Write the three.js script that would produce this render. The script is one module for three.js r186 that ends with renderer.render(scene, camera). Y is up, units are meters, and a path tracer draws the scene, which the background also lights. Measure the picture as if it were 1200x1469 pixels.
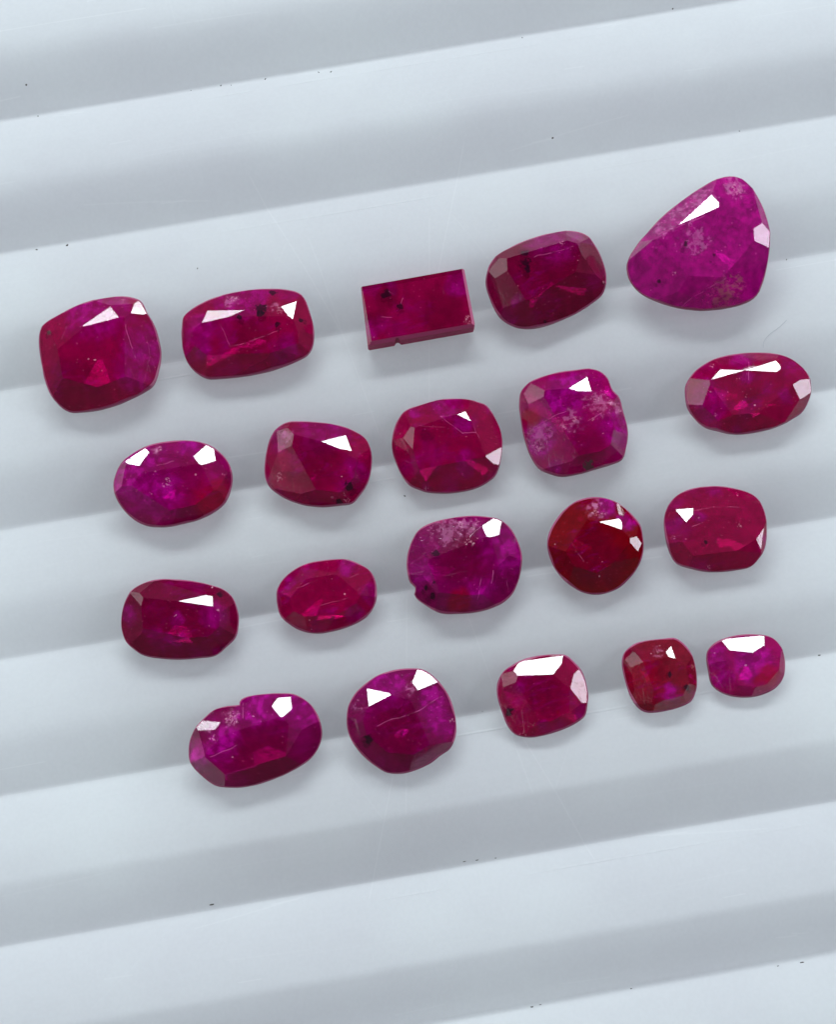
import * as THREE from 'three';
import { RectAreaLightUniformsLib } from 'three/addons/lights/RectAreaLightUniformsLib.js';
import { RoundedBoxGeometry } from 'three/addons/geometries/RoundedBoxGeometry.js';
import { mergeGeometries } from 'three/addons/utils/BufferGeometryUtils.js';

// ---------------------------------------------------------------- camera, light, exposure
const MM = 0.001, RAD = Math.PI / 180;
const scene = new THREE.Scene();
const camera = new THREE.PerspectiveCamera(28, 837 / 1024, 0.01, 20);
camera.position.set(0, 125 * MM * Math.cos(9 * RAD), 125 * MM * Math.sin(9 * RAD));
camera.lookAt(0, 0, 0);
const renderer = new THREE.WebGLRenderer({ antialias: true });
renderer.toneMapping = THREE.LinearToneMapping;
renderer.toneMappingExposure = 1.05;
renderer.shadowMap.enabled = true;
scene.background = new THREE.Color().setRGB(0.11, 0.138, 0.16);     // the even, dim light of the room
RectAreaLightUniformsLib.init();

// direction from the stones: azimuth from straight ahead towards the right, and elevation
const towards = (az, el) => new THREE.Vector3(Math.sin(az * RAD) * Math.cos(el * RAD), Math.sin(el * RAD), -Math.cos(az * RAD) * Math.cos(el * RAD));
const WINDOWS_AND_FILL = [
  { az: -5, el: 30, w: 62, h: 7.5, far: 1.2, color: [0.86, 0.957, 1.0], strength: 37, label: 'wide window ahead of the tray, outside the picture' },
  { az: 81, el: 27, w: 27, h: 16, far: 1.2, color: [0.86, 0.9, 1.0], strength: 13, label: 'window to the right of the tray, outside the picture' },
  { az: -98, el: 29, w: 56, h: 40, far: 1.2, color: [0.94, 0.985, 1.0], strength: 0.95, label: 'added dim fill light left of the tray, outside the picture' },  // added fill light for the pale left facets, no window known there
];
for (const w of WINDOWS_AND_FILL) {
  const width = 2 * w.far * Math.tan(w.w / 2 * RAD) * Math.cos(w.el * RAD), height = 2 * w.far * Math.tan(w.h / 2 * RAD);
  const light = new THREE.RectAreaLight(new THREE.Color().setRGB(...w.color), w.strength, width, height);
  light.position.copy(towards(w.az, w.el).multiplyScalar(w.far));
  light.lookAt(0, 0, 0);
  scene.add(light);
  const g = new THREE.Group();
  g.name = 'window';  // the left one is only an added fill light
  g.position.copy(towards(w.az, w.el).multiplyScalar(w.far + 0.01));
  g.lookAt(0, 0, 0);
  g.userData = { label: w.label, category: 'window', kind: 'structure' };
  const pane = new THREE.Mesh(new THREE.PlaneGeometry(width, height), new THREE.MeshStandardMaterial({ color: 0x222222, emissive: new THREE.Color().setRGB(...w.color), emissiveIntensity: 1.5, roughness: 0.4 }));
  pane.name = 'window_or_fill_pane';
  g.add(pane);
  const bars = [];
  for (const s of [-1, 1]) {
    bars.push(new THREE.BoxGeometry(0.06, height + 0.12, 0.05).translate(s * (width / 2 + 0.03), 0, -0.03));
    bars.push(new THREE.BoxGeometry(width, 0.06, 0.05).translate(0, s * (height / 2 + 0.03), -0.03));
  }
  const frame = new THREE.Mesh(mergeGeometries(bars), new THREE.MeshStandardMaterial({ color: 0xd8d8d4, roughness: 0.5 }));
  frame.name = 'window_or_fill_frame';
  g.add(frame);
  scene.add(g);
}

// ---------------------------------------------------------------- helpers
function random(seed) {
  let s = seed * 7919 + 13;
  return () => { s = (s + 0x6d2b79f5) | 0; let t = Math.imul(s ^ (s >>> 15), 1 | s); t = (t + Math.imul(t ^ (t >>> 7), 61 | t)) ^ t; return ((t ^ (t >>> 14)) >>> 0) / 4294967296; };
}
const hash = (x, y, s) => { let h = Math.imul(x, 374761393) ^ Math.imul(y, 668265263) ^ Math.imul(s, 974634777); h = Math.imul(h ^ (h >>> 13), 1274126177); return ((h ^ (h >>> 16)) >>> 0) / 4294967296; };
function noise(x, y, s = 0) {
  const ix = Math.floor(x), iy = Math.floor(y), fx = x - ix, fy = y - iy, u = fx * fx * (3 - 2 * fx), v = fy * fy * (3 - 2 * fy);
  const a = hash(ix, iy, s), b = hash(ix + 1, iy, s), c = hash(ix, iy + 1, s), d = hash(ix + 1, iy + 1, s);
  return a + (b - a) * u + (c - a) * v + (a - b - c + d) * u * v;
}
const fbm = (x, y, s, n = 4) => { let v = 0, a = 0.5, t = 0; for (let i = 0; i < n; i++) { v += a * noise(x, y, s + i * 17); t += a; a *= 0.5; x = x * 2.03 + 5.1; y = y * 2.03 + 1.7; } return v / t; };
const smooth = (a, b, x) => { const t = Math.min(1, Math.max(0, (x - a) / (b - a))); return t * t * (3 - 2 * t); };
const pairs = (text) => text.split(' ').map((p) => p.split(',').map(Number));
const used = new Map();
function named(o, name) { const n = used.get(name) ?? 0; used.set(name, n + 1); o.name = n ? name + '_' + String(n).padStart(3, '0') : name; return o; }
function tag(o, label, category, group) { o.userData = { label, category }; if (group) o.userData.group = group; return o; }
function shadows(o) { o.castShadow = o.receiveShadow = true; return o; }

// ---------------------------------------------------------------- a dark panel added behind the photographer to darken facet reflections
{
  const wall = shadows(new THREE.Mesh(new THREE.BoxGeometry(5, 2, 0.1), new THREE.MeshStandardMaterial({ color: new THREE.Color().setRGB(0.09, 0.086, 0.083), roughness: 0.9 })));
  wall.position.set(0, 0.85, 0.75);
  wall.userData = { kind: 'structure', label: 'added dark panel behind the photographer that darkens reflections, outside the picture', category: 'wall' };
  wall.name = 'wall';  // added unseen panel, there to keep the near facets dark
  scene.add(wall);
}

// ---------------------------------------------------------------- the phone that takes the picture
{
  const phone = tag(named(new THREE.Group(), 'phone'), 'dark phone held above the tray, outside the picture', 'phone');
  phone.position.set(-8 * MM, 128 * MM, 2 * MM);
  const body = shadows(new THREE.Mesh(new RoundedBoxGeometry(78 * MM, 8 * MM, 160 * MM, 4, 3 * MM), new THREE.MeshStandardMaterial({ color: 0x151517, roughness: 0.5 })));
  body.name = 'phone_body';
  phone.add(body);
  scene.add(phone);
}

// ---------------------------------------------------------------- the ridged tray
// Ridges run along one direction; VALLEYS are the creases between them, in mm across that direction.
const TURN = 9.75 * RAD, ALONG = [Math.cos(TURN), -Math.sin(TURN)], ACROSS = [Math.sin(TURN), Math.cos(TURN)];
const VALLEYS = [-63.6, -55, -46.3, -37.7, -29.0, -20.47, -11.75, -3.17, 4.63, 12.7, 21.4, 29.9, 38.4, 46.9, 55.4, 63.9];
const RELIEF = [1, 1, 1, 1.45, 1.4, 1, 0.93, 0.93, 0.95, 1.1, 1.45, 1.45, 1, 1, 1];       // the tray is not quite even
const CREST = 0.60, FAR = 0.48;
const STEPS = 120, PROFILES = [1, 0.4].map((soft) => {                  // two dies: a soft crest, and a crisper one for the nearest ridges
  const heights = [];
  const up = (u) => FAR * (1 - 0.92 * Math.min(1, u / CREST)) + 0.12 * Math.exp(-u / 0.06);
  let rise = 0, fall = 0;
  const steep = (u) => 0.6 + 0.8 * Math.max(0, (u - CREST) / (1 - CREST));
  const share = (u) => smooth(CREST - 0.12 * soft, CREST + 0.09 * soft, u);
  for (let i = 0; i < 1000; i++) { const u = (i + 0.5) / 1000; rise += up(u) * (1 - share(u)); fall += share(u) * steep(u); }
  const down = rise / fall;
  let h = 0;
  for (let i = 0; i <= STEPS; i++) {
    heights.push(h);
    for (let k = 0; k < 20; k++) { const u = (i + (k + 0.5) / 20) / STEPS; h += (up(u) * (1 - share(u)) - down * share(u) * steep(u)) * smooth(-0.012, 0.034, u) * smooth(1.012, 0.966, u) / STEPS / 20; }
  }
  return heights;
});
const profile = (u, k) => { const PROFILE = PROFILES[k > 8 ? 1 : 0]; const f = Math.min(STEPS - 1e-6, Math.max(0, u * STEPS)), i = Math.floor(f); return PROFILE[i] + (PROFILE[i + 1] - PROFILE[i]) * (f - i); };
function trayHeight(x, z) {                                            // in mm
  const a = x * ACROSS[0] + z * ACROSS[1];
  let k = 0;
  while (k < VALLEYS.length - 2 && VALLEYS[k + 1] < a) k++;
  const w = VALLEYS[k + 1] - VALLEYS[k];
  return profile((a - VALLEYS[k]) / w, k) * w * RELIEF[k];
}
const plasticBump = (() => {                                           // fine lines left by the mould, and a slight grain
  const n = 512, data = new Uint8Array(n * n * 4);
  for (let y = 0; y < n; y++) for (let x = 0; x < n; x++) {
    const line = fbm(x / 170, y / 3, 5, 3), grain = noise(x / 2, y / 2, 9), wave = fbm(x / 120, y / 60, 21, 3);
    const v = 255 * Math.min(1, Math.max(0, 0.45 * line + 0.12 * grain + 0.43 * wave));
    data.set([v, v, v, 255], (y * n + x) * 4);
  }
  const t = new THREE.DataTexture(data, n, n);
  t.wrapS = t.wrapT = THREE.MirroredRepeatWrapping; t.magFilter = THREE.LinearFilter; t.needsUpdate = true;
  return t;
})();
const plasticColor = (() => {                                         // white plastic, a little unevenly coloured, with pale rubbed scratches
  const n = 1024, data = new Uint8Array(n * n * 4), c = document.createElement('canvas'), g = c.getContext('2d'), rnd = random(8);
  c.width = c.height = n;
  for (let i = 0; i < 70; i++) {
    const x = rnd() * n, y = rnd() * n, l = 20 + 260 * rnd() ** 2, a = 0.12 * (rnd() - 0.5) + (rnd() < 0.15 ? rnd() * 3 : 0);
    g.strokeStyle = 'rgba(255,255,255,' + (0.15 + 0.6 * rnd() ** 2) + ')'; g.lineWidth = 0.7 + 0.9 * rnd();
    g.beginPath(); g.moveTo(x, y); g.quadraticCurveTo(x + l * 0.5 * Math.cos(a), y + l * 0.5 * Math.sin(a) + 4 * (rnd() - 0.5), x + l * Math.cos(a), y + l * Math.sin(a)); g.stroke();
  }
  const lines = g.getImageData(0, 0, n, n).data;
  for (let y = 0; y < n; y++) for (let x = 0; x < n; x++) {
    const o = (y * n + x) * 4, patch = fbm(x / 190, y / 120, 41, 4) - 0.5, fine = noise(x / 3, y / 3, 44) - 0.5, k = 1 + 0.05 * patch + 0.012 * fine, w = lines[o + 3] / 255 * 0.5;
    [222 * k, (223 + 3 * patch) * k, 224.5 * k].forEach((v, i) => { data[o + i] = Math.min(255, v + (252 - v) * w); });
    data[o + 3] = 255;
  }
  const t = new THREE.DataTexture(data, n, n);
  t.colorSpace = THREE.SRGBColorSpace; t.wrapS = t.wrapT = THREE.MirroredRepeatWrapping; t.magFilter = THREE.LinearFilter; t.needsUpdate = true;
  t.repeat.set(0.5, 0.5);
  return t;
})();
const plastic = new THREE.MeshPhysicalMaterial({ map: plasticColor, roughness: 0.95, transmission: 0.75, bumpMap: plasticBump, bumpScale: 0.000006, specularIntensity: 0.6 });
plastic.name = 'white_plastic';
{
  const tray = tag(named(new THREE.Group(), 'ridged_tray'), 'white ridged plastic sorting tray that all the rubies lie on', 'tray');
  for (let k = 0; k + 1 < VALLEYS.length; k++) {
    const w = VALLEYS[k + 1] - VALLEYS[k], inView = k > 2 && k < 12, nu = inView ? 240 : 40, nl = inView ? 140 : 40, long = 75, seam = inView ? 1 : 0;
    const pos = [], uv = [], index = [];
    const at = (i, j) => {
      const u = i / nu, l = -long + 2 * long * j / nl;
      const wob = 0.05 * (noise(l / 9, k * 3.1, 3) - 0.5) * smooth(0, 0.1, u) * smooth(1, 0.9, u);
      // a thin raised mould line a little below the crease, broken along its length
      const s0 = 0.115 + 0.02 * noise(l / 30, k, 8), m = seam * 0.03 * smooth(0.6, 0.8, noise(l / 14 + 40, k * 7.7, 4)) * smooth(0.3, 0.6, noise(l / 2.2, k * 5.1, 14)) * Math.exp(-(((u - s0) / 0.0055) ** 2));
      const a = VALLEYS[k] + w * u, y = profile(u, k) * w * RELIEF[k] + wob + m;
      return [l * ALONG[0] + a * ACROSS[0], y, l * ALONG[1] + a * ACROSS[1], l, a];
    };
    for (let i = 0; i <= nu; i++) for (let j = 0; j <= nl; j++) {
      const p = at(i, j);
      pos.push(p[0] * MM, p[1] * MM, p[2] * MM); uv.push(p[3] / 25, p[4] / 25);
      if (i < nu && j < nl) { const q = i * (nl + 1) + j; index.push(q, q + nl + 1, q + 1, q + 1, q + nl + 1, q + nl + 2); }
    }
    const g = new THREE.BufferGeometry();
    g.setAttribute('position', new THREE.Float32BufferAttribute(pos, 3));
    g.setAttribute('uv', new THREE.Float32BufferAttribute(uv, 2));
    g.setIndex(index); g.computeVertexNormals();
    const ridge = shadows(new THREE.Mesh(g, plastic));
    ridge.name = k ? 'ridge_' + String(k).padStart(3, '0') : 'ridge';
    tray.add(ridge);
  }
  const slab = shadows(new THREE.Mesh(new THREE.BoxGeometry(150 * MM, 1.5 * MM, 127.5 * MM), new THREE.MeshStandardMaterial({ color: 0xf7f8f9, roughness: 0.8 })));
  slab.name = 'tray_bottom'; slab.position.y = -2.75 * MM; slab.rotation.y = TURN;
  tray.add(slab);
  scene.add(tray);
}

// ---------------------------------------------------------------- the rubies
const TONES = { red: [0.37, 0.001, 0.062], wine: [0.33, 0.001, 0.09], purple: [0.39, 0.001, 0.18], magenta: [0.6, 0.004, 0.36], blood: [0.29, 0.001, 0.008], brown: [0.29, 0.006, 0.028], pink: [0.42, 0.002, 0.12], vivid: [0.5, 0.002, 0.235], plum: [0.28, 0.001, 0.095], dark: [0.235, 0.001, 0.042], deep: [0.26, 0.001, 0.08] };
function stoneTexture(seed, reach, tone, glow, marks) {
  const n = 384, data = new Uint8Array(n * n * 4), through = new Uint8Array(n * n * 4), base = TONES[tone], list = marks.split('; ').map((m) => { const f = m.split(' '); return { kind: f[0], v: f.slice(1).map(Number) }; });
  const srgb = (c) => 255 * Math.min(1, Math.max(0, c <= 0.0031308 ? 12.92 * c : 1.055 * c ** (1 / 2.4) - 0.055));
  const toward = (c, d, t) => { for (let i = 0; i < 3; i++) c[i] += (d[i] - c[i]) * t; };
  for (let py = 0; py < n; py++) for (let px = 0; px < n; px++) {
    const x = ((px + 0.5) / n * 2 - 1) * reach, z = ((py + 0.5) / n * 2 - 1) * reach;
    const wx = x + 0.9 * (fbm(x * 1.1, z * 1.1, seed + 1) - 0.5), wz = z + 0.9 * (fbm(x * 1.1, z * 1.1, seed + 2) - 0.5);
    const c = [...base];
    let zone = 0, deep = 0, red = 0;
    for (const { kind, v } of list) {
      if (kind === 'l') continue;
      const d = Math.hypot(wx - v[0], wz - v[1]) / v[2];
      if (kind === 'p') zone = Math.max(zone, smooth(1.25, 0.55, d + 0.5 * (fbm(x * 2.2, z * 2.2, seed + 3) - 0.5)));
      if (kind === 'd') deep = Math.max(deep, smooth(1.2, 0.6, d));
      if (kind === 'r') red = Math.max(red, smooth(1.2, 0.5, d));
    }
    const cloud = fbm(x * 0.8 + 3, z * 0.8, seed + 4), mottle = fbm(x * 3.1, z * 3.1, seed + 5, 4);
    toward(c, TONES.purple, Math.min(1, (tone === 'red' || tone === 'dark' ? 0.45 : 0.7) * zone + 0.3 * smooth(0.5, 0.75, cloud) * (tone === 'blood' || tone === 'brown' ? 0.3 : 1)));
    toward(c, TONES.magenta, glow * (tone === 'red' || tone === 'dark' ? 0.5 : 1) * zone * smooth(0.42, 0.7, mottle));
    toward(c, [0.42, 0.001, 0.03], 0.8 * red);
    toward(c, [0.2, 0.001, 0.03], 0.6 * deep);
    const vein = 1 - Math.abs(2 * fbm(x * 0.6 + 9, z * 2.1 + x * 0.7, seed + 6, 5) - 1);
    toward(c, TONES.magenta, 0.22 * smooth(0.9, 0.995, vein) * smooth(0.4, 0.65, cloud));
    const k = (tone === 'vivid' ? 0.3 : 0.62) + (tone === 'vivid' ? 1 : 0.5) * mottle + 0.26 * fbm(x * 9 + z * 2, z * 14, seed + 11, 3);
    let clear = 1;
    const mark = (d, t) => { toward(c, d, t); clear *= 1 - 0.9 * t; };
    for (let i = 0; i < 3; i++) c[i] *= k;
    for (const { kind, v } of list) {
      const rough = fbm(x * 6, z * 6, seed + 7, 3);
      if (kind === 'l') {
        const dx = v[2] - v[0], dz = v[3] - v[1], l2 = dx * dx + dz * dz, t = Math.min(1, Math.max(0, ((wx * 0.25 + x * 0.75 - v[0]) * dx + (wz * 0.25 + z * 0.75 - v[1]) * dz) / l2));
        const d = Math.hypot(x * 0.75 + wx * 0.25 - v[0] - t * dx, z * 0.75 + wz * 0.25 - v[1] - t * dz);
        mark([0.45, 0.14, 0.28], 0.55 * smooth(0.045, 0.008, d) * smooth(0.12, 0.7, fbm(x * 2.5, z * 2.5, seed + 13, 4)) * (0.35 + 0.65 * hash(list.length, Math.round(v[0] * 50), seed)));
        continue;
      }
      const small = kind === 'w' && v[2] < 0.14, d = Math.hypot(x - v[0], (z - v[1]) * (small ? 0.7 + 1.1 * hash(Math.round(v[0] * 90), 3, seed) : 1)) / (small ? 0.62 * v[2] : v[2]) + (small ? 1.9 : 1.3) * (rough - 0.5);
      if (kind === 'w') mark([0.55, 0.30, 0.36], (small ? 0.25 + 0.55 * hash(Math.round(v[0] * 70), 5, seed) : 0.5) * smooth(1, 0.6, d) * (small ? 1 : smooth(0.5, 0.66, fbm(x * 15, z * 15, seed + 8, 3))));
      if (kind === 'f') mark([0.46, 0.2, 0.36], 0.4 * smooth(1.1, 0.5, d) * smooth(0.3, 0.7, fbm(x * 5, z * 5, seed + 9, 4)));
      if (kind === 'k') mark([0.012, 0.002, 0.008], 0.92 * smooth(1.2, 0.6, d));
      if (kind === 'g') mark([0.05, 0.045, 0.04], 0.9 * smooth(1.05, 0.75, d));
      if (kind === 'b') mark([0.27, 0.08, 0.09], 0.75 * smooth(1.25, 0.4, d) * smooth(0.3, 0.62, fbm(x * 4, z * 8, seed + 15, 4)));
    }
    const speck = hash(px >> 1, py >> 1, seed + 31) > 0.9985 ? 0.5 : 0;
    mark([0.5, 0.2, 0.3], speck);
    data.set([srgb(c[0]), srgb(c[1]), srgb(c[2]), 255], (py * n + px) * 4);
    const v = 255 * clear; through.set([v, v, v, 255], (py * n + px) * 4);
  }
  const t = new THREE.DataTexture(data, n, n);
  t.colorSpace = THREE.SRGBColorSpace; t.magFilter = THREE.LinearFilter; t.needsUpdate = true;
  const u = new THREE.DataTexture(through, n, n);
  u.magFilter = THREE.LinearFilter; u.needsUpdate = true;
  return [t, u];
}
const wear = (() => {                                                  // fine polishing scratches and nicks
  const n = 512, c = document.createElement('canvas'), g = c.getContext('2d'), rnd = random(5);
  c.width = c.height = n;
  g.fillStyle = '#fff'; g.fillRect(0, 0, n, n);
  for (let i = 0; i < 320; i++) {
    const x = rnd() * n, y = rnd() * n, a = rnd() * 6.283, l = 8 + 70 * rnd() ** 3;
    g.strokeStyle = 'rgba(0,0,0,' + (0.15 + 0.6 * rnd() ** 2) + ')'; g.lineWidth = 0.8 + rnd();
    g.beginPath(); g.moveTo(x, y); g.quadraticCurveTo(x + l * Math.cos(a) + 5 * rnd(), y + l * Math.sin(a) + 5 * rnd(), x + 2 * l * Math.cos(a), y + 2 * l * Math.sin(a)); g.stroke();
  }
  for (let i = 0; i < 260; i++) { g.fillStyle = 'rgba(0,0,0,' + (0.2 + 0.7 * rnd()) + ')'; g.beginPath(); g.arc(rnd() * n, rnd() * n, 0.6 + 1.6 * rnd() ** 2, 0, 7); g.fill(); }
  const t = new THREE.CanvasTexture(c);
  t.wrapS = t.wrapT = THREE.RepeatWrapping;
  return t;
})();
// a facet polygon kept where facet i is the lowest of all
function cell(poly, planes, i) {
  const [ax, az, ah] = planes[i];
  for (let j = 0; j < planes.length && poly.length; j++) {
    if (j === i) continue;
    const [bx, bz, bh] = planes[j], f = (p) => (ah - ax * p[0] - az * p[1]) - (bh - bx * p[0] - bz * p[1]), out = [];
    for (let k = 0; k < poly.length; k++) {
      const p = poly[k], q = poly[(k + 1) % poly.length], fp = f(p), fq = f(q);
      if (fp <= 0) out.push(p);
      if ((fp < 0 && fq > 0) || (fp > 0 && fq < 0)) { const t = fp / (fp - fq); out.push([p[0] + (q[0] - p[0]) * t, p[1] + (q[1] - p[1]) * t]); }
    }
    poly = out;
  }
  return poly.filter((p, k) => Math.hypot(p[0] - poly[(k + 1) % poly.length][0], p[1] - poly[(k + 1) % poly.length][1]) > 1e-5);
}
const area = (p) => Math.abs(p.reduce((s, a, k) => { const b = p[(k + 1) % p.length]; return s + a[0] * b[1] - b[0] * a[1]; }, 0)) / 2;
function solid(positions, reach) {                                    // flat-shaded triangles, uv in plan
  const g = new THREE.BufferGeometry(), uv = [];
  for (let i = 0; i < positions.length; i += 3) uv.push((positions[i] / reach + 1) / 2, (positions[i + 2] / reach + 1) / 2);
  g.setAttribute('position', new THREE.Float32BufferAttribute(positions.map((v) => v * MM), 3));
  g.setAttribute('uv', new THREE.Float32BufferAttribute(uv, 2));
  g.computeVertexNormals();
  return g;
}
function lidOf(poly, height, up) {
  const out = [], tris = THREE.ShapeUtils.triangulateShape(poly.map((p) => new THREE.Vector2(p[0], p[1])), []);
  for (let [a, b, c] of tris) {
    const A = poly[a], B = poly[b], C = poly[c], turn = (B[0] - A[0]) * (C[1] - A[1]) - (B[1] - A[1]) * (C[0] - A[0]);
    if (Math.abs(turn) < 1e-9) continue;
    if ((turn > 0) === up) [b, c] = [c, b];
    for (const k of [a, b, c]) out.push(poly[k][0], height(poly[k]), poly[k][1]);
  }
  return out;
}
let seed = 40;
function ruby(name, label, s) {
  const n0 = pairs(s.outline), planes = pairs(s.facets).map(([az, t, h]) => { const g = Math.tan(t * RAD); return [g * Math.cos(az * RAD), -g * Math.sin(az * RAD), h]; });
  seed += 50;
  const rnd = random(seed), G = s.girdle ?? 0.28, Y0 = s.slab ? G + 0.02 + Math.max(...n0.map((p) => trayHeight(s.at[0] + p[0], s.at[1] + p[1]))) : 1.55 + (s.lift ?? 0);
  // the girdle's outline, smoothed except at sharp chips
  const ring = s.straight ? n0 : new THREE.CatmullRomCurve3(n0.map(([x, z]) => new THREE.Vector3(x, 0, z)), true, 'centripetal').getSpacedPoints(96).slice(0, 96).map((p) => [p.x, p.z]);
  if (!s.straight) for (const p of ring) { const w = 1 + 0.006 * (noise(p[0] * 2.2, p[1] * 2.2, seed) - 0.5); p[0] *= w; p[1] *= w; }
  const reach = 1.05 * Math.max(...ring.map((p) => Math.hypot(...p)));
  const top = (p) => Math.min(...planes.map(([x, z, h]) => h - x * p[0] - z * p[1]));
  // pavilion: facets that lean in to a small culet, as deep as the crease below leaves room for
  const K = 8 + Math.floor(rnd() * 6), lean = [], off = [0.16 * reach * (rnd() - 0.5), 0.16 * reach * (rnd() - 0.5)];
  for (let k = 0; k < K; k++) { const a = (k + 0.35 * rnd()) / K * 2 * Math.PI, ux = Math.cos(a), uz = Math.sin(a), r = Math.max(...ring.map((p) => p[0] * ux + p[1] * uz)); const o = off[0] * ux + off[1] * uz; lean.push([ux / (r - o), uz / (r - o), 1 + o / (r - o)]); }
  const frac = (p) => Math.min(0.9, ...lean.map(([x, z, h]) => h - x * p[0] - z * p[1]));
  const floor = (p) => Math.min(-G, top(p) - 0.12);
  let D = 9;
  for (const b of ring) for (let t = 0; t < 1; t += 0.05) {
    const p = [b[0] * t, b[1] * t], f = frac(p);
    if (f > 0.02) D = Math.min(D, (Y0 - G - trayHeight(s.at[0] + p[0], s.at[1] + p[1])) / f);
  }
  const low = s.slab ? [[0, 0, G]] : [...lean.map(([x, z, h]) => [-D * x, -D * z, G + D * h]), [0, 0, G + 0.9 * D]];     // depth below the girdle line, as planes
  const under = (p) => -Math.min(...low.map(([x, z, h]) => h + x * p[0] + z * p[1]));

  const stone = tag(named(new THREE.Group(), name), label, 'gemstone', undefined);
  stone.position.set(s.at[0] * MM, Y0 * MM, s.at[1] * MM);
  const [map, transmissionMap] = stoneTexture(seed, reach, s.tone, s.glow ?? 0.6, s.marks);
  const gem = new THREE.MeshPhysicalMaterial({ map, transmissionMap, roughness: s.rough ?? 0.05, ior: 1.47, transmission: s.clear ?? 0.68, thickness: 0.004, bumpMap: wear, bumpScale: 0.0000018 });
  gem.name = 'ruby';
  const worn = gem.clone();                                            // a facet whose polish has gone
  const frosted = new THREE.MeshPhysicalMaterial({ color: new THREE.Color().setRGB(0.3, 0.035, 0.11), roughness: 0.5, ior: 1.5 });
  frosted.name = 'frosted_ruby';
  worn.name = 'worn_ruby'; worn.roughness = 0.2;
  const rim = new THREE.MeshPhysicalMaterial({ color: new THREE.Color().setRGB(0.24, 0.035, 0.1), roughness: 0.5, ior: 1.5 });
  rim.name = 'ground_girdle';
  const sawn = new THREE.MeshPhysicalMaterial({ color: new THREE.Color().setRGB(0.3, 0.012, 0.075), roughness: 0.6, ior: 1.52, specularIntensity: 0.4 });
  sawn.name = 'ruby_side';
  const part = (n, positions, m, k) => { if (!positions.length) return; const o = shadows(new THREE.Mesh(solid(positions, reach), m)); o.name = k ? n + '_' + String(k).padStart(3, '0') : n; stone.add(o); };
  const bevel = s.slab ? 0 : 0.05 + 0.03 * rnd(), inner = ring.map((p, k) => {
    const a = ring[(k + ring.length - 1) % ring.length], b = ring[(k + 1) % ring.length], l = Math.hypot(b[0] - a[0], b[1] - a[1]), side = Math.sign((b[0] - a[0]) * p[1] - (b[1] - a[1]) * p[0]);
    const w = bevel * (0.45 + 1.1 * noise(p[0] * 1.3, p[1] * 1.3, seed + 12));
    return [p[0] + side * w * (b[1] - a[1]) / l, p[1] - side * w * (b[0] - a[0]) / l];
  });
  const onTop = planes.map((_, i) => cell(inner, planes, i));
  let count = 0;
  onTop.forEach((poly, i) => {
    if (poly.length < 3 || area(poly) < 1e-3) return;
    const [x, z, h] = planes[i], lid = lidOf(poly, (p) => h - x * p[0] - z * p[1], true);
    if (i === 0) part('table', lid, gem); else part('crown_facet', lid, s.dull?.includes(i) ? (s.slab ? frosted : worn) : gem, count++);
  });
  const lowPlanes = low.map(([x, z, h]) => [-x, -z, h]), below = [], cellsLow = lowPlanes.map((_, i) => cell(ring, lowPlanes, i));
  cellsLow.forEach((poly, i) => { if (poly.length > 2 && area(poly) > 1e-4) { const [x, z, h] = low[i]; below.push(...lidOf(poly, (p) => -(h + x * p[0] + z * p[1]), false)); } });
  part('pavilion', below, gem);
  // girdle: a ground wall and, above it, the worn bevel; one strip of quads from ring to ring, with every facet corner on it
  const place = (p, r) => { let best = [9, 0]; for (let k = 0; k < r.length; k++) { const a = r[k], b = r[(k + 1) % r.length], dx = b[0] - a[0], dz = b[1] - a[1], t = Math.min(1, Math.max(0, ((p[0] - a[0]) * dx + (p[1] - a[1]) * dz) / (dx * dx + dz * dz))), d = Math.hypot(p[0] - a[0] - t * dx, p[1] - a[1] - t * dz); if (d < best[0]) best = [d, k + t]; } return best; };
  const stops = new Set(ring.keys());
  for (const [cells, r] of [[onTop, inner], [cellsLow, ring]]) for (const poly of cells) for (const p of poly) { const [d, t] = place(p, r); if (d < 1e-4) stops.add(Math.round(t * 1e4) / 1e4 % ring.length); }
  const spot = (t, r) => { const k = Math.floor(t), a = r[k], b = r[(k + 1) % r.length]; return [a[0] + (b[0] - a[0]) * (t - k), a[1] + (b[1] - a[1]) * (t - k)]; };
  const rows = [...stops].sort((a, b) => a - b).map((t) => { const i = spot(t, inner), o = spot(t, ring), y = top(i), low = under(o); return [[i[0], y, i[1]], [o[0], Math.max(low + 0.03, y - (s.slab ? 0 : 0.09)), o[1]], [o[0], low, o[1]]]; });
  let spin = 0;
  rows.forEach((r, k) => { const q = rows[(k + 1) % rows.length]; spin += r[2][0] * q[2][2] - r[2][2] * q[2][0]; });
  const wall = [];
  rows.forEach((r, k) => {
    let q = rows[(k + 1) % rows.length], a = r;
    if (spin < 0) [a, q] = [q, a];
    for (let j = s.slab ? 1 : 0; j < 2; j++) { const u = s.slab ? 0 : j; wall.push(...a[u], ...q[j + 1], ...a[j + 1], ...a[u], ...q[u], ...q[j + 1]); }
  });
  if (s.slab) part('side', wall, sawn); else part('girdle', wall, rim);
  scene.add(stone);
  return stone;
}

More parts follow.
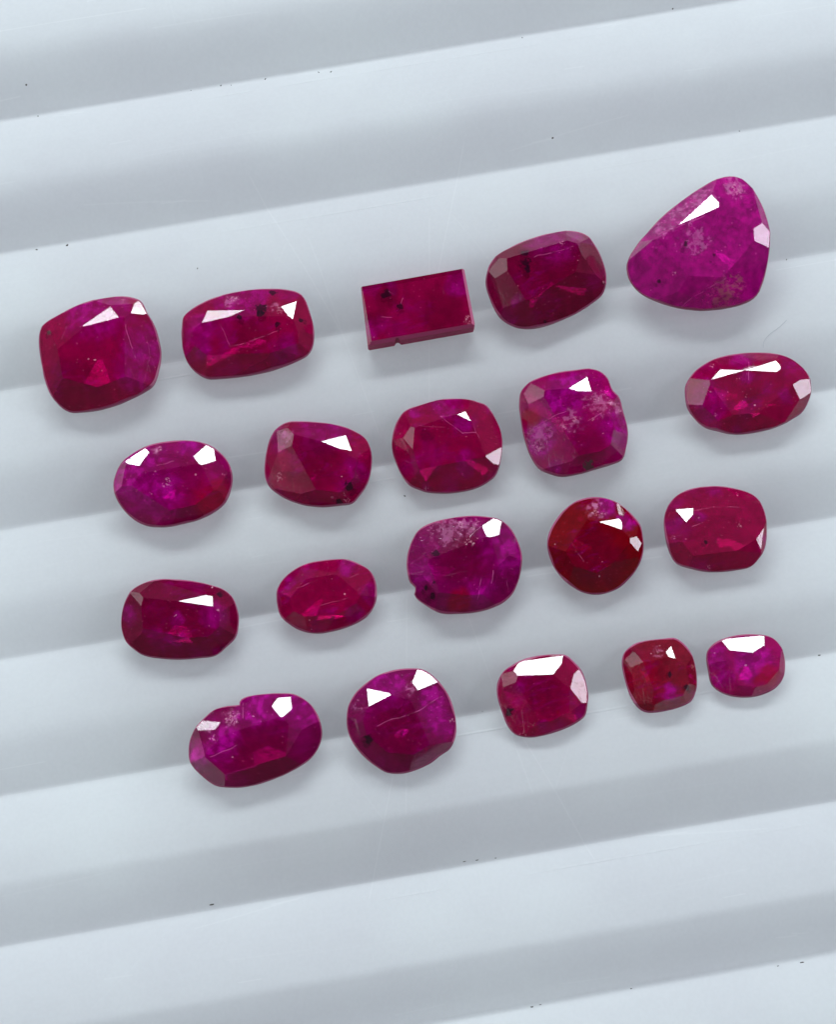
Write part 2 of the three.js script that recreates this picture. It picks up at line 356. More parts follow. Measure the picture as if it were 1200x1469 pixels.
ruby('cushion_ruby', 'large cushion ruby at the far left with a broad squarish table', { tone: 'red', dull: [1], at: [-19.34, -9.45], lift: 0.28,
  outline: '-3.73,-0.65 -3.67,-1.29 -3.37,-1.81 -2.53,-2.41 -1.38,-3.05 -0.22,-3.41 1.03,-3.62 1.97,-3.49 2.53,-3.13 2.81,-2.57 3.25,-1.85 3.54,-0.97 3.72,-0.01 3.62,0.95 3.29,1.94 2.72,2.37 1.49,2.97 0.11,3.44 -0.97,3.60 -1.75,3.60 -2.38,3.21 -2.94,2.53 -3.31,1.66 -3.53,0.71',
  facets: '-0.0,0.0,0.974 105.3,23.7,1.680 48.1,29.9,2.574 -134.8,13.8,1.616 91.3,26.8,1.975 92.9,42.8,3.158 131.0,13.1,1.347 -105.2,32.5,2.377 -168.6,39.6,2.914 110.5,29.2,1.905 1.5,20.1,1.572 -2.9,29.5,2.004 -68.0,42.3,2.946',
  marks: 'p 2.74 -0.19 1.57; p -0.11 -2.97 2.35; p 2.08 1.40 1.18; d -1.53 2.19 1.96; g -3.01 -1.14 0.19; l -2.23 -0.74 -1.94 -1.46; l 1.63 -1.54 2.29 0.45; w -0.53 0.57 0.09; w -0.14 0.61 0.12; w 0.30 1.28 0.06; w 1.28 -3.21 0.24' });
ruby('cushion_ruby', 'long cushion ruby with black spots, between the large cushion and the rectangular ruby', { tone: 'red', dull: [2], at: [-10.40, -10.80], lift: 0.12,
  outline: '-4.03,0.21 -4.00,-0.46 -3.89,-1.05 -3.37,-1.55 -2.48,-2.01 -1.50,-2.39 -0.36,-2.65 0.95,-2.77 2.25,-2.77 3.07,-2.56 3.48,-2.14 3.78,-1.38 4.03,-0.46 4.08,0.21 3.96,0.96 3.68,1.38 2.95,1.79 1.98,2.17 0.84,2.50 -0.29,2.71 -1.42,2.83 -2.48,2.83 -3.05,2.50 -3.63,1.88 -3.89,1.21',
  facets: '-0.0,0.0,0.843 58.5,25.0,1.785 103.5,24.1,1.291 100.6,29.2,1.429 -129.1,39.3,3.083 127.0,34.0,2.143 -176.2,46.3,4.154 79.9,33.5,1.883 -8.1,40.4,3.457 20.0,42.6,3.485 -51.8,12.3,1.261 90.5,12.2,1.012 -65.1,43.9,2.691 -87.4,33.9,1.860 -81.1,43.2,2.457',
  marks: 'f 1.66 -1.40 0.41; f -0.95 -1.94 0.49; p -0.38 -1.98 1.64; p -2.79 -0.06 0.98; p -2.60 1.44 0.49; p 2.50 1.35 0.90; p -1.68 -1.56 0.41; k 1.56 -2.44 0.29; k 0.84 -1.31 0.37; k 0.85 -0.98 0.25; k 1.91 -0.31 0.20; k 3.29 -0.64 0.16; k -0.45 -0.73 0.20; l -0.91 1.15 1.92 0.11; l -1.58 -0.31 -0.91 1.15; w 1.98 -1.23 0.29; d 0.22 0.52 1.23; w -0.87 -1.98 0.25' });
ruby('rectangular_ruby', 'flat rectangular ruby slab with a nicked front edge, the only oblong with straight sides', { tone: 'red', slab: true, straight: true, dull: [1, 2], girdle: 1.0, at: [-0.07, -12.3],
  outline: '-3.40,-1.13 -3.33,-1.21 -0.4,-1.74 2.80,-2.33 2.90,-2.27 3.52,1.10 3.44,1.30 -0.95,2.10 -1.12,1.98 -1.25,1.98 -1.38,2.17 -2.90,2.44 -2.99,2.37',
  facets: '0,0,0.36 -80,36,1.58 10,30,2.15 -170,34,2.44 -32,38,3.08',
  marks: 'k -1.9 -0.75 0.3; k -1.05 0.05 0.25; d -2.6 0.6 0.6; d -1.9 -0.6 0.9; d 1.5 0.3 1.5; p -2.8 1.3 0.8; p -1.6 -1.3 0.5; p 2.6 -1.4 0.8; l -1.75 -0.95 -1.4 -0.8; l -0.95 -0.1 -0.8 -0.5; l -2.2 0.7 -1.6 0.75; l 1.6 -1.2 1.65 -0.8; w 3.2 1.0 0.3; w 3.1 0.7 0.2; w -2.6 1.95 0.06; w -2.9 0.05 0.1' });
ruby('oval_ruby', 'dark cushion oval ruby with a black streak, right of the rectangular ruby', { tone: 'dark', at: [7.85, -14.16], lift: 0.12,
  outline: '-3.70,0.32 -3.65,-0.29 -3.50,-0.75 -3.01,-1.37 -2.19,-1.95 -1.21,-2.46 -0.16,-2.80 0.97,-3.00 1.94,-3.00 2.47,-2.80 2.91,-2.30 3.28,-1.68 3.56,-0.91 3.69,-0.29 3.62,0.48 3.43,0.94 2.71,1.55 1.88,2.09 0.91,2.55 -0.14,2.93 -1.18,3.10 -1.92,2.97 -2.59,2.63 -3.11,2.01 -3.40,1.32',
  facets: '-0.0,0.0,1.064 -177.3,26.1,2.242 18.8,41.6,3.176 158.9,44.7,3.917 -58.0,29.3,1.501 -157.9,47.0,3.898 106.9,45.8,2.780 73.0,46.2,3.559 -17.6,18.5,1.595 -149.0,24.0,1.934 -109.3,37.2,2.533',
  marks: 'k -1.32 -1.28 0.31; k -1.33 -0.74 0.34; k -1.18 -0.32 0.24; p 0.40 -2.28 1.72; p -1.79 1.64 0.37; p 1.67 -2.43 0.67; w 0.92 -1.97 0.22; w 2.40 1.41 0.06; w 0.78 0.87 0.06; w 3.46 0.26 0.13; w -1.79 0.72 0.07; w 1.87 -0.87 0.07; k -0.10 2.78 0.13; d 0.74 0.79 2.24; l -0.80 -1.12 1.66 -1.74' });
ruby('pear_ruby', 'bright magenta pear ruby with a brown patch, largest and farthest right at the top', { tone: 'vivid', glow: 1, at: [17.59, -15.93], lift: 0.61,
  outline: '-4.85,1.20 -4.73,0.64 -4.27,-0.09 -3.45,-1.11 -2.54,-2.12 -1.45,-3.05 -0.27,-3.89 0.82,-4.49 1.81,-4.68 2.34,-4.49 2.96,-3.89 3.38,-3.14 3.67,-2.31 3.87,-1.20 3.84,-0.09 3.67,1.20 3.42,2.20 3.00,2.98 2.24,3.44 0.99,3.71 -0.43,3.83 -1.76,3.67 -2.82,3.35 -3.88,2.84 -4.58,2.11',
  facets: '-0.0,0.0,1.052 114.3,24.3,1.868 2.3,26.2,2.436 -179.8,28.5,2.740 124.4,42.5,2.868 -77.4,44.1,3.706 -142.7,23.7,2.024 -40.3,26.6,2.059 26.4,47.0,4.651 -100.6,42.5,3.520 57.1,23.2,2.042 -92.0,25.6,2.037 88.1,28.6,2.367',
  marks: 'f -0.19 -2.95 0.89; f -1.46 -2.03 0.80; f 1.88 -3.79 0.80; f -2.63 -1.02 0.62; b 0.92 3.01 0.89; b 1.73 2.37 0.53; w 1.87 -3.69 0.53; f -0.78 -0.28 0.98; w -2.07 1.82 0.18; w -3.80 2.28 0.08; l -2.91 -0.65 -0.22 -1.75; l -1.84 3.73 1.11 2.10; k -2.96 2.17 0.12; k 0.35 0.72 0.11; k -1.37 -0.01 0.16' });
ruby('oval_ruby', 'wide oval ruby with a bow-shaped white reflection, below the pear ruby', { tone: 'red', at: [20.04, -7.13], lift: -0.04,
  outline: '-3.81,0.07 -3.74,-0.51 -3.23,-1.26 -2.41,-1.88 -1.34,-2.30 -0.20,-2.49 0.94,-2.51 1.99,-2.34 2.80,-2.01 3.43,-1.46 3.74,-0.84 3.84,-0.26 3.78,0.32 3.36,1.15 2.69,1.64 1.79,2.10 0.81,2.38 -0.32,2.57 -1.05,2.57 -1.94,2.34 -2.66,2.14 -3.21,1.64 -3.65,0.98',
  facets: '-0.0,0.0,0.771 105.7,24.4,1.320 86.8,24.5,1.303 -19.2,25.9,1.923 178.4,28.9,2.103 -40.1,46.1,3.236 120.2,37.9,2.084 55.4,29.8,1.900 -84.7,38.2,1.935 70.8,32.2,1.866 -51.0,20.4,1.302 51.8,17.3,1.352 -138.7,41.4,2.974 -145.5,12.0,1.155 96.9,38.8,1.736',
  marks: 'p -2.46 0.53 1.23; p 2.22 0.37 0.49; p -0.01 -0.71 0.49; w -2.37 0.12 0.11; w -0.70 -0.62 0.15; w 0.27 0.98 0.11; w -2.17 -1.62 0.18; w -2.08 1.52 0.16; w -0.25 0.49 0.07; w -1.33 0.16 0.08; l 0.01 -1.78 -0.02 -0.62; d 0.11 0.61 0.57; p -0.30 -2.11 0.98' });
ruby('oval_ruby', 'purple oval ruby with two white facets and a pale fleck at its middle', { tone: 'wine', at: [-14.77, -1.53], lift: 0.04,
  outline: '-3.59,0.20 -3.53,-0.40 -3.25,-1.07 -2.67,-1.63 -1.95,-2.08 -1.07,-2.42 -0.11,-2.59 0.85,-2.63 1.66,-2.49 2.48,-2.12 3.15,-1.52 3.49,-0.85 3.57,-0.17 3.44,0.57 3.12,1.24 2.39,1.84 1.52,2.24 0.50,2.50 -0.53,2.67 -1.41,2.64 -2.07,2.39 -2.74,1.87 -3.27,1.20',
  facets: '-0.0,0.0,0.825 122.6,26.5,1.593 65.0,27.4,1.659 -77.9,47.0,2.701 161.6,44.2,3.306 99.8,15.9,1.034 90.5,33.9,1.673 -123.0,29.2,1.696 -50.5,43.3,2.772 145.1,21.3,1.516 -12.0,46.6,3.680 123.0,34.4,2.089 25.1,20.6,1.585 38.3,43.3,3.163',
  marks: 'f -0.98 -1.93 0.37; p -2.27 -0.44 1.94; p 1.07 -2.08 0.75; p -0.78 0.67 1.50; r 2.51 1.04 1.42; w -0.91 -2.01 0.30; w -0.28 0.12 0.34; w -0.95 -0.55 0.13; w 1.43 -0.37 0.12; w 0.30 -1.80 0.09; w -1.18 0.82 0.09; w 3.11 -0.44 0.15; l -0.89 -1.00 0.06 -1.22' });
ruby('cushion_ruby', 'red cushion ruby with a black spot at its lower right corner', { tone: 'red', at: [-6.05, -2.71], lift: -0.03,
  outline: '-3.24,0.41 -3.18,-0.44 -2.98,-1.37 -2.60,-2.02 -2.04,-2.45 -1.13,-2.55 -0.00,-2.52 1.05,-2.39 2.11,-2.05 2.81,-1.62 3.13,-1.09 3.27,-0.44 3.21,0.41 3.00,1.19 2.55,1.90 2.09,2.40 1.29,2.54 0.31,2.63 -0.74,2.51 -1.72,2.22 -2.56,1.73 -3.02,1.26',
  facets: '-0.0,0.0,0.896 67.8,25.0,1.457 170.7,22.5,1.582 -96.6,47.0,2.754 -8.7,46.5,3.363 50.9,33.8,2.020 -41.0,46.7,3.351 177.4,40.5,2.622 57.1,13.4,1.217 75.8,29.5,1.588 -151.1,19.9,1.217 123.3,47.0,3.623 -120.8,42.0,2.513',
  marks: 'f -1.93 -1.61 0.50; p 0.17 -2.04 1.57; p -2.27 -1.40 0.85; p 2.28 0.45 0.71; k 1.94 1.54 0.28; k 1.73 1.37 0.16; k 1.35 2.43 0.25; w 1.73 2.14 0.31; w -2.32 0.87 0.28; w 1.48 0.94 0.10; w 0.89 2.14 0.13; d -0.17 0.02 1.78' });
ruby('cushion_ruby', 'rounded cushion ruby scratched with thin pale lines on its table', { tone: 'red', at: [1.80, -3.84], lift: -0.07,
  outline: '-3.40,-0.11 -3.31,-0.83 -3.06,-1.54 -2.57,-2.15 -1.66,-2.51 -0.67,-2.80 0.25,-2.89 1.09,-2.87 1.87,-2.69 2.36,-2.51 2.78,-1.90 3.13,-1.19 3.30,-0.40 3.29,0.32 3.15,1.17 2.90,1.81 2.40,2.24 1.70,2.60 0.86,2.81 -0.12,2.91 -1.31,2.84 -1.80,2.67 -2.29,2.45 -2.78,1.81 -3.17,0.96 -3.34,0.39',
  facets: '-0.0,0.0,0.911 64.2,25.3,1.754 4.7,31.3,2.239 174.9,26.2,1.931 21.4,28.6,1.897 160.1,44.3,3.181 87.2,37.6,2.249 109.0,32.9,1.882 23.4,34.3,2.260 -60.7,44.7,3.037 52.1,33.7,2.168 -162.6,43.9,2.974 -79.1,29.7,1.637 -111.3,43.8,3.000',
  marks: 'p -1.87 -2.06 0.43; p 0.86 -1.06 0.64; p 1.13 1.14 0.71; p -0.12 -2.42 1.07; d -0.96 1.85 0.43; d -1.24 -0.57 0.43; l -1.73 -0.99 -0.26 -0.94; l -0.43 -1.64 0.86 -0.53; l 0.86 -0.53 1.70 -0.67; l -0.43 -1.64 0.51 -1.76; l 1.42 -1.42 1.87 -0.32; l -2.64 0.93 -2.01 1.28; p -1.31 2.63 0.32; w -1.31 2.63 0.14; w -0.33 -0.67 0.07; w 1.10 -0.37 0.09; w -2.88 -0.65 0.06' });
ruby('cushion_ruby', 'square cushion ruby crossed by a ragged white crack', { tone: 'pink', glow: 0.8, at: [9.41, -5.25], lift: 0.06,
  outline: '-3.27,-1.25 -3.18,-1.83 -2.71,-2.33 -1.86,-2.76 -0.94,-3.05 0.05,-3.21 0.97,-3.31 1.67,-3.20 2.13,-2.80 2.40,-1.97 2.81,-1.50 3.05,-0.60 3.28,0.33 3.29,1.04 3.15,1.69 2.97,2.26 2.51,2.51 1.45,2.83 0.39,3.15 -0.73,3.33 -1.43,3.15 -2.06,2.86 -2.54,2.19 -2.92,1.19 -3.19,-0.25',
  facets: '-0.0,0.0,1.082 73.1,25.1,1.863 173.9,26.4,2.059 -55.4,47.0,3.778 -11.9,47.0,3.682 13.6,47.0,3.338 48.9,12.0,1.380 94.7,35.9,2.436 -149.9,24.0,1.491 -104.7,44.1,3.298 45.4,36.7,2.405 -79.1,47.0,3.493 161.9,39.9,3.307 -169.8,47.0,3.361',
  marks: 'f 1.45 -0.98 0.93; f -0.25 0.16 0.78; f -2.07 0.88 0.78; f 2.43 -0.84 0.57; p 2.48 0.45 1.07; p -2.07 1.02 1.07; p -0.65 -1.48 1.42; r -2.69 -0.26 0.64; d 0.72 1.38 1.14; l -2.35 0.38 -0.94 -0.26; l -0.94 -0.26 0.40 -0.73; l 0.40 -0.73 1.80 -0.98; l 1.80 -0.98 2.85 -1.12; l -0.95 0.52 0.03 0.31; l 0.87 0.13 1.65 -0.37; l -0.24 0.02 0.32 -0.09; w -2.29 1.59 0.33; w -0.67 0.48 0.24; w 1.31 -1.16 0.26; w 2.29 -1.05 0.28; w 2.71 -0.62 0.21; w -0.03 0.02 0.19; w 1.02 0.06 0.14; g 0.87 2.80 0.34; w 1.70 0.91 0.09; p -1.18 2.87 0.43' });
ruby('oval_ruby', 'dark oval ruby with one wedge-shaped white facet, leftmost of its row', { tone: 'dark', at: [-14.27, 6.72], lift: -0.14,
  outline: '-3.49,0.36 -3.48,-0.22 -3.28,-1.03 -2.82,-1.72 -2.17,-2.17 -1.23,-2.41 -0.13,-2.41 0.89,-2.31 1.92,-2.06 2.65,-1.80 3.17,-1.32 3.47,-0.59 3.55,-0.08 3.49,0.73 3.31,1.16 2.77,1.67 2.20,2.14 1.11,2.31 0.10,2.38 -0.99,2.33 -2.08,2.14 -2.74,1.74 -3.26,1.16',
  facets: '-0.0,0.0,0.995 81.6,28.8,1.531 166.9,30.0,2.303 46.9,40.2,2.634 -173.4,39.5,2.701 0.8,45.1,3.492 80.5,43.1,2.181 108.7,47.0,3.124 84.2,31.7,1.600 -108.2,43.0,2.336 -86.2,40.9,2.061 -103.1,21.0,1.402 -47.8,45.0,3.073',
  marks: 'p 2.00 -0.16 0.82; p -2.92 -0.16 0.60; p -0.09 0.20 0.45; p -0.35 1.44 0.45; w -0.17 -0.16 0.16; w 0.62 -0.49 0.10; w 1.17 -0.39 0.08; w 2.36 -0.49 0.15; w 1.94 -1.91 0.10; w -0.63 0.35 0.06; k 2.42 -1.47 0.19; k 2.61 1.73 0.15; w 1.91 0.49 0.07' });
ruby('oval_ruby', 'plain small oval ruby without a white facet, right of the dark oval', { tone: 'red', at: [-5.47, 5.27], lift: -0.22,
  outline: '-3.02,0.09 -2.96,-0.42 -2.59,-1.05 -2.03,-1.52 -1.22,-1.93 -0.35,-2.12 0.53,-2.20 1.28,-2.17 2.03,-1.87 2.60,-1.49 2.91,-0.92 3.01,-0.29 2.95,0.34 2.55,1.09 1.92,1.59 1.18,1.90 0.31,2.15 -0.56,2.27 -1.38,2.15 -2.06,1.84 -2.76,1.21 -2.95,0.65',
  facets: '-0.0,0.0,0.833 68.7,34.4,1.702 8.6,39.4,2.482 -24.8,42.2,2.552 -75.4,46.9,2.299 -166.7,44.4,2.897 -115.2,47.0,2.715 -50.9,47.0,2.628 140.0,38.3,2.010 -59.6,32.4,1.722 49.3,28.8,1.546 98.8,38.9,1.699 -87.5,41.0,1.947',
  marks: 'p 2.43 -0.22 0.58; p 1.63 1.22 0.51; p 1.30 -1.79 0.64; p -2.24 -0.78 0.51; l -1.74 -0.35 -0.53 -0.81; l 1.24 -0.97 1.90 -1.22; l -0.30 0.69 1.31 0.22; w 1.11 -0.00 0.09; w 0.34 -0.90 0.05; w -1.43 -1.17 0.06; w 0.09 -1.61 0.05; w -0.98 1.55 0.09; w -0.88 2.06 0.06; r -2.79 0.03 0.19' });
ruby('cushion_ruby', 'mottled purple cushion ruby with a nick in its lower left edge', { tone: 'plum', glow: 0.6, at: [2.78, 3.41], lift: 0.09,
  outline: '-3.46,0.03 -3.40,-0.68 -3.13,-1.45 -2.71,-2.08 -1.94,-2.51 -0.89,-2.79 0.23,-2.93 1.20,-2.87 2.04,-2.68 2.73,-2.22 3.15,-1.52 3.42,-0.75 3.45,-0.11 3.30,0.80 2.92,1.71 2.36,2.27 1.52,2.68 0.62,2.89 -0.49,2.98 -1.46,2.93 -2.22,2.54 -2.99,1.85 -2.92,1.43 -3.26,1.08 -3.40,0.59',
  facets: '-0.0,0.0,0.927 81.5,26.1,1.761 -29.3,33.6,2.164 99.4,37.5,2.156 -158.0,12.3,1.371 167.2,36.8,2.507 16.6,12.1,1.336 -145.9,45.1,3.328 -85.4,46.4,3.034 -95.3,30.4,2.074 111.7,23.2,1.329 23.5,41.1,3.033',
  marks: 'f -1.11 -1.92 1.14; f 0.28 -2.20 0.78; p 2.21 -0.66 1.35; p -2.50 0.66 0.85; p 1.02 1.64 0.85; d 0.06 -0.31 1.71; k -1.74 -0.52 0.24; k -2.29 1.50 0.16; k -1.84 1.22 0.13; k -1.95 2.06 0.24; w 0.27 -1.15 0.26; w 0.76 -1.43 0.11; w 0.55 -1.12 0.11; w 0.10 -1.05 0.10; w -0.21 -2.34 0.26; w 0.62 -2.27 0.28; l -3.19 0.04 -2.43 -0.38; l -1.26 0.80 0.20 0.59; l 1.03 0.80 0.74 2.61; r -0.36 2.33 0.78; l 1.65 0.53 1.58 1.22; l 2.55 0.87 2.61 1.64' });
ruby('round_ruby', 'deep blood-red round ruby, the reddest of all', { tone: 'blood', at: [10.68, 2.24], lift: -0.01,
  outline: '-2.92,-0.08 -2.81,-0.72 -2.46,-1.42 -1.94,-2.08 -1.25,-2.59 -0.49,-2.88 0.27,-2.93 1.02,-2.75 1.71,-2.34 2.33,-1.70 2.69,-1.16 2.82,-0.34 2.79,0.56 2.48,1.38 1.95,2.07 1.38,2.57 0.75,2.85 0.06,2.98 -0.69,2.88 -1.43,2.51 -2.07,1.95 -2.58,1.20 -2.82,0.55',
  facets: '-0.0,0.0,0.906 70.9,25.7,1.499 2.4,30.4,2.054 -10.7,47.0,3.309 78.9,32.4,1.705 -41.3,21.6,1.486 42.2,31.5,1.901 17.9,45.4,3.082 145.8,31.7,1.680 -107.1,40.2,2.386 -150.4,47.0,2.948 -57.2,34.7,1.937 53.6,38.9,2.233',
  marks: 'f -0.05 -1.95 0.64; f 0.09 -2.53 0.38; d -0.09 0.95 1.92; w -2.48 0.02 0.06; w 0.29 1.14 0.07; w 0.12 1.98 0.06; r -1.12 -1.32 0.16; r -1.26 -0.31 0.26; r -0.26 -1.07 0.09; p 0.71 -2.27 0.71; p 1.82 -1.26 0.58; l -1.54 0.00 -0.84 1.14; w -0.05 -1.89 0.26; w 0.45 -1.89 0.23' });
ruby('cushion_ruby', 'dark cushion ruby right of the blood-red round ruby', { tone: 'red', at: [17.90, 1.25], lift: -0.10,
  outline: '-3.08,-0.26 -3.01,-0.92 -2.77,-1.51 -2.27,-2.06 -1.62,-2.39 -0.78,-2.54 0.20,-2.59 1.10,-2.49 2.00,-2.26 2.54,-1.90 2.82,-1.37 3.00,-0.72 3.04,0.06 2.92,1.11 2.54,1.82 2.08,2.28 1.24,2.47 0.27,2.59 -0.69,2.57 -1.46,2.41 -2.36,2.08 -2.73,1.50 -2.97,0.72',
  facets: '-0.0,0.0,0.831 137.6,30.6,1.757 -4.0,30.2,2.191 67.2,38.6,2.185 41.5,17.7,1.221 129.4,34.7,1.918 167.2,38.8,2.350 88.0,19.4,1.069 -6.3,45.1,3.364 -143.0,44.3,3.035 -59.5,16.9,1.382 -83.1,41.2,2.195',
  marks: 'p -1.03 -0.63 0.53; p 2.73 0.67 0.40; p -2.58 -0.17 0.53; w -1.09 -0.55 0.11; w 1.41 -0.50 0.07; w 1.34 -0.04 0.17; w 1.32 -1.99 0.07; w -1.89 0.74 0.12; w -2.59 0.61 0.17; w -0.48 2.35 0.16; k -0.71 0.91 0.14; l -1.40 -1.05 -0.18 -1.24; l -0.18 -1.24 1.36 -1.15; l -1.49 0.02 -0.84 -0.20' });
ruby('oval_ruby', 'chipped purple oval ruby with a stepped upper edge', { tone: 'deep', dull: [2], glow: 0.9, at: [-9.62, 13.88], lift: 0.01,
  outline: '-3.95,0.65 -3.88,0.02 -3.54,-0.69 -3.00,-1.32 -2.45,-1.79 -1.66,-2.01 -0.91,-2.11 -0.99,-2.30 -0.64,-2.54 0.23,-2.70 1.34,-2.75 2.29,-2.70 3.08,-2.26 3.56,-1.71 3.89,-0.84 3.93,-0.14 3.58,0.73 2.96,1.35 2.02,1.90 1.00,2.33 -0.18,2.68 -1.28,2.80 -2.30,2.68 -3.02,2.21 -3.66,1.59 -3.90,1.12',
  facets: '-0.0,0.0,0.948 80.7,28.2,1.772 119.6,28.2,1.636 50.7,37.8,2.790 108.3,21.0,1.245 -130.0,45.6,3.650 -22.3,33.1,2.326 107.8,37.8,1.857 41.0,23.0,1.835 -4.7,12.0,1.362 86.5,41.9,2.631 138.1,19.0,1.482 179.1,43.2,3.640 -73.3,42.8,2.318',
  marks: 'f -1.44 -1.28 0.57; f -2.77 -0.73 0.41; p -1.97 0.20 1.15; p -3.29 0.99 0.90; p -0.03 -1.83 1.31; p 2.33 -1.68 0.98; d 0.79 1.37 2.13; w -1.36 -1.20 0.46; w -3.08 -0.81 0.38; w -1.25 1.06 0.10; w -0.10 -1.36 0.12; l -0.74 -2.15 -0.65 -1.20; w -2.36 -0.03 0.25; l -2.58 0.99 -0.95 0.36' });
ruby('round_ruby', 'dark purple round ruby with two white facets, beside the chipped oval', { tone: 'deep', at: [-0.95, 12.73], lift: 0.10,
  outline: '-3.28,-0.01 -3.18,-0.83 -2.84,-1.52 -2.22,-2.14 -1.40,-2.69 -0.43,-3.00 0.53,-3.09 1.29,-3.00 2.05,-2.45 2.67,-1.66 3.01,-0.90 3.20,0.13 3.18,0.95 2.87,1.63 2.32,2.04 1.63,2.55 0.81,2.93 -0.01,3.13 -0.90,3.06 -1.52,2.72 -2.27,2.11 -2.96,1.22 -3.23,0.54',
  facets: '-0.0,0.0,0.867 64.1,29.1,1.699 116.7,28.6,1.717 23.6,22.9,1.259 148.7,39.8,2.585 -130.1,39.2,2.501 162.6,39.0,2.618 95.1,31.9,1.787 107.8,34.3,1.944 -166.8,42.2,2.899 -95.1,36.9,2.353 -59.1,46.3,3.069 77.3,21.7,1.357',
  marks: 'f -2.61 -0.86 0.43; f 0.47 -1.75 0.36; p -0.90 -2.23 1.07; p 2.18 0.03 0.93; p 1.84 -1.07 0.85; d -0.21 0.64 1.78; l -1.44 0.37 -0.56 0.03; l -0.56 0.03 1.02 -0.52; l 1.02 -0.52 2.39 -1.44; l -0.56 -1.48 0.61 -1.82; w 2.93 0.03 0.20; k -1.92 1.18 0.28; l -2.89 -0.79 -2.00 -0.72' });
ruby('cushion_ruby', 'red cushion ruby with a broad white top facet and a lavender right one', { tone: 'red', at: [7.41, 11.22], lift: -0.20,
  outline: '-2.72,-0.38 -2.64,-0.85 -2.35,-1.37 -1.76,-1.81 -0.99,-2.17 -0.05,-2.37 0.77,-2.43 1.42,-2.37 1.94,-1.93 2.35,-1.43 2.60,-0.73 2.71,0.09 2.64,0.67 2.52,1.20 2.01,1.64 1.31,1.99 0.43,2.28 -0.45,2.47 -1.03,2.48 -1.61,2.33 -2.08,1.84 -2.36,1.14 -2.65,0.27',
  facets: '-0.0,0.0,0.673 92.0,27.0,1.261 18.3,32.0,1.671 163.6,26.4,1.541 48.4,29.6,1.553 94.4,41.5,2.068 -62.4,41.3,2.086 10.5,44.0,2.602 126.2,47.0,2.825 48.4,21.1,1.164 176.8,47.0,2.916 -31.8,37.7,2.114 -148.7,22.3,1.087 -82.0,43.7,2.217 -0.8,19.1,1.203',
  marks: 'd 0.13 -0.10 1.51; p -1.27 -0.33 0.36; p 2.09 0.94 0.48; p -0.13 1.76 0.30; k -2.04 1.00 0.24; k -1.83 0.86 0.12; r 0.81 1.06 0.15; w -1.23 2.31 0.24' });
ruby('cushion_ruby', 'small brownish-red square cushion ruby just left of the smallest oval', { tone: 'brown', at: [14.42, 9.99], lift: -0.22,
  outline: '-2.26,-0.74 -2.09,-1.32 -1.56,-1.79 -0.80,-2.03 0.25,-2.15 0.92,-2.19 1.39,-1.93 1.85,-1.32 2.12,-0.46 2.19,0.39 2.09,1.06 1.79,1.62 1.12,1.95 0.17,2.19 -0.78,2.26 -1.25,2.05 -1.71,1.44 -2.07,0.39',
  facets: '-0.0,0.0,0.708 166.5,27.9,1.339 76.1,28.8,1.290 53.8,37.2,1.625 -133.3,13.4,0.953 -114.0,45.5,2.420 -166.8,46.6,2.111 102.1,23.1,1.074 97.9,37.5,1.513 -160.5,23.1,1.038 -26.8,47.0,2.529 151.3,44.7,2.382 -77.2,47.0,2.378 8.0,47.0,2.321',
  marks: 'f -0.12 -1.26 0.39; r -1.18 0.16 1.18; p 0.59 1.29 0.59; w -0.02 -1.69 0.12; w -0.57 -1.20 0.08; k 0.47 0.06 0.18; k 1.45 0.82 0.18; b 1.90 -0.46 0.15; w -0.21 -1.26 0.14' });
ruby('oval_ruby', 'smallest pink-red oval ruby with a white top facet, lowest on the right', { tone: 'pink', glow: 0.7, at: [19.56, 9.43], lift: -0.25,
  outline: '-2.34,-0.38 -2.27,-0.85 -1.83,-1.33 -1.06,-1.66 -0.20,-1.83 0.66,-1.85 1.51,-1.71 1.97,-1.33 2.29,-0.57 2.32,0.10 2.15,0.86 1.71,1.38 0.94,1.76 -0.01,1.92 -0.86,1.85 -1.61,1.57 -2.07,1.14 -2.25,0.38',
  facets: '-0.0,0.0,0.538 83.9,27.4,0.911 -93.3,42.6,1.757 -75.6,45.8,1.989 160.2,26.5,1.178 66.0,28.6,1.070 37.6,17.2,0.880 -40.5,43.1,2.051 -151.8,24.9,1.012 65.5,20.7,0.822 2.5,47.0,2.476 -95.2,36.6,1.486 87.2,35.7,1.247',
  marks: 'p -1.84 -0.42 0.78; p -1.40 0.90 0.69; p 0.33 -0.14 1.18; w -0.09 0.05 0.13; w 0.75 1.56 0.09; w 1.51 1.42 0.11; r 1.25 0.71 0.78; w -1.88 -0.70 0.10' });

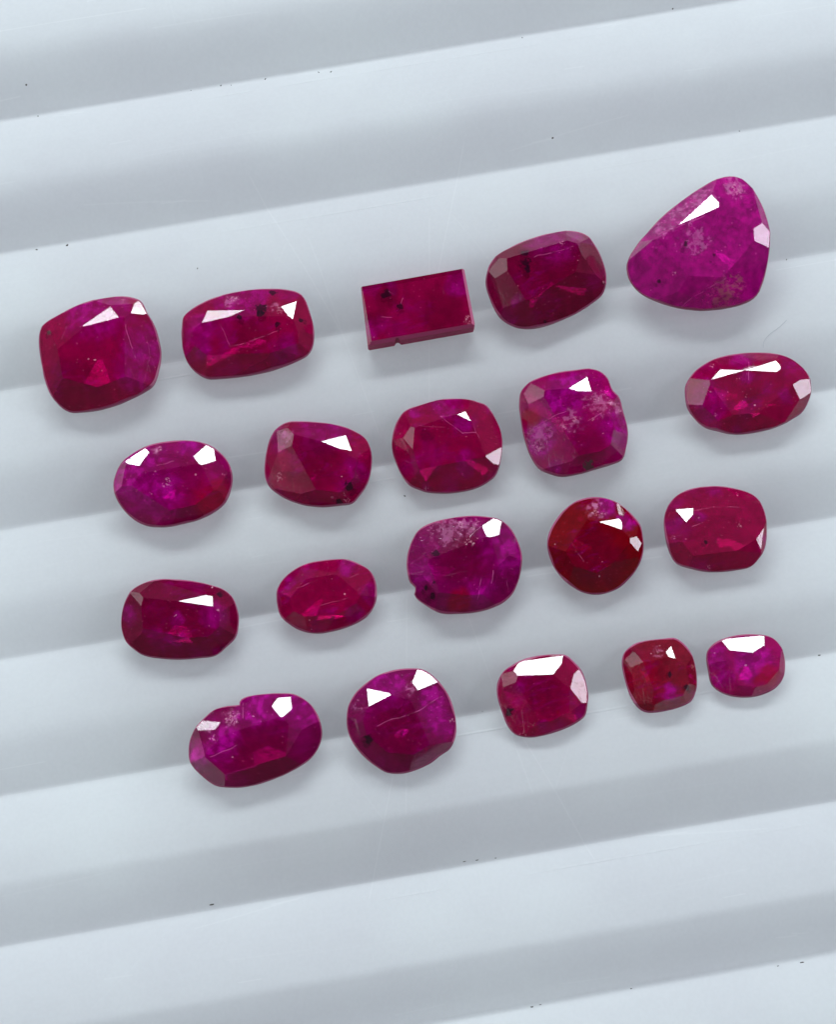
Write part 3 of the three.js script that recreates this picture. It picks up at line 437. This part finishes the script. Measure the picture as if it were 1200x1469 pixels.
// ---------------------------------------------------------------- dirt and a stray fibre on the tray
{
  const dirt = new THREE.MeshStandardMaterial({ color: new THREE.Color().setRGB(0.07, 0.06, 0.052), roughness: 0.9 }), rnd = random(77);
  const SPECKS = '-24.48,-26.83 -23.87,-25.14 -12.42,-27.15 -11.77,-27.15 -14.30,-26.83 -9.63,-27.56 -6.26,-27.97 -5.47,-27.97 16.15,-32.26 6.59,-30.28 8.40,-23.46 20.18,-24.18 22.91,-15.86 -21.81,-16.75 -23.70,-16.48 -13.57,-14.97 -0.80,-0.86 3.87,12.10 -12.19,23.48 2.76,20.97 3.50,20.89 4.61,20.77 6.68,29.37 7.17,29.25 12.52,28.33 21.17,27.02 22.56,26.82 24.18,8.73';
  const LONE = {
    9: ['single dirt speck at the second crease from the top, right of the picture middle', 'dirt'],
    10: ['lone black dirt speck on the dark slope above the dark cushion oval ruby', 'dirt'],
    11: ['tiny dirt speck in the crease above the tip of the pear ruby', 'dirt'],
    12: ['tiny dirt speck on the bright slope right of the pear ruby', 'dirt'],
    13: ['brown dirt crumb in the crease at the left, above the large cushion ruby', 'dirt'],
    14: ['very small dirt speck in the crease, left of the brown crumb', 'dirt'],
    15: ['faint dirt speck on the bright slope above the long cushion ruby', 'dirt'],
    16: ['small dirt speck below the lower left edge of the scratched cushion ruby', 'dirt'],
    17: ['small dirt speck in the crease between the dark purple round and the lavender-faceted cushion', 'dirt'],
    18: ['lone dirt streak in the crease at the lower left, below the chipped oval ruby', 'dirt'],
    27: ['dirt speck in the crease at the right edge, beside the smallest oval ruby', 'dirt'],
  };
  pairs(SPECKS).forEach(([x, z], i) => {
    const g = new THREE.IcosahedronGeometry(1, 1), p = g.attributes.position, big = i === 10 || i === 13 || i === 0 ? 0.055 : 0.02 + 0.02 * rnd(), long = i > 17 ? 2.2 + 2 * rnd() : 1.2 + rnd();
    for (let k = 0; k < p.count; k++) { const w = 0.7 + 0.6 * noise(p.getX(k) * 2 + i * 7, p.getY(k) * 2 + p.getZ(k) * 3, i); p.setXYZ(k, p.getX(k) * w * big * long * MM, p.getY(k) * w * big * 0.6 * MM, p.getZ(k) * w * big * MM); }
    g.computeVertexNormals();
    const o = shadows(tag(named(new THREE.Mesh(g, dirt), 'dirt_speck'), ...(i < 9 ? ['tiny dark dirt speck along the crease nearest the top of the picture', 'dirt', 'dirt specks along the top crease'] : i > 19 && i < 22 || i === 19 ? ['dark elongated dirt streak in the crease just below the rubies', 'dirt', 'dirt streaks in the crease below the rubies'] : i > 21 && i < 27 ? ['dark elongated dirt streak in the crease at the lower right', 'dirt', 'dirt streaks in the lower right crease'] : LONE[i])));
    o.position.set(x * MM, (trayHeight(x, z) + big * 0.35) * MM, z * MM); o.rotation.y = TURN + (i > 17 ? 0 : rnd() * 3);
    scene.add(o);
  });
  const path = [[22.60, -11.71], [22.08, -11.22], [21.51, -10.79], [21.16, -10.35], [21.11, -9.96]].map(([x, z]) => new THREE.Vector3(x * MM, (trayHeight(x, z) + 0.03) * MM, z * MM));
  const fibre = shadows(new THREE.Mesh(new THREE.TubeGeometry(new THREE.CatmullRomCurve3(path), 48, 0.011 * MM, 6), new THREE.MeshStandardMaterial({ color: 0xa4a9ae, roughness: 0.8 })));
  scene.add(tag(named(fibre, 'fibre'), 'thin grey curled fibre on the tray just above the wide oval ruby', 'fibre'));
}

renderer.render(scene, camera);
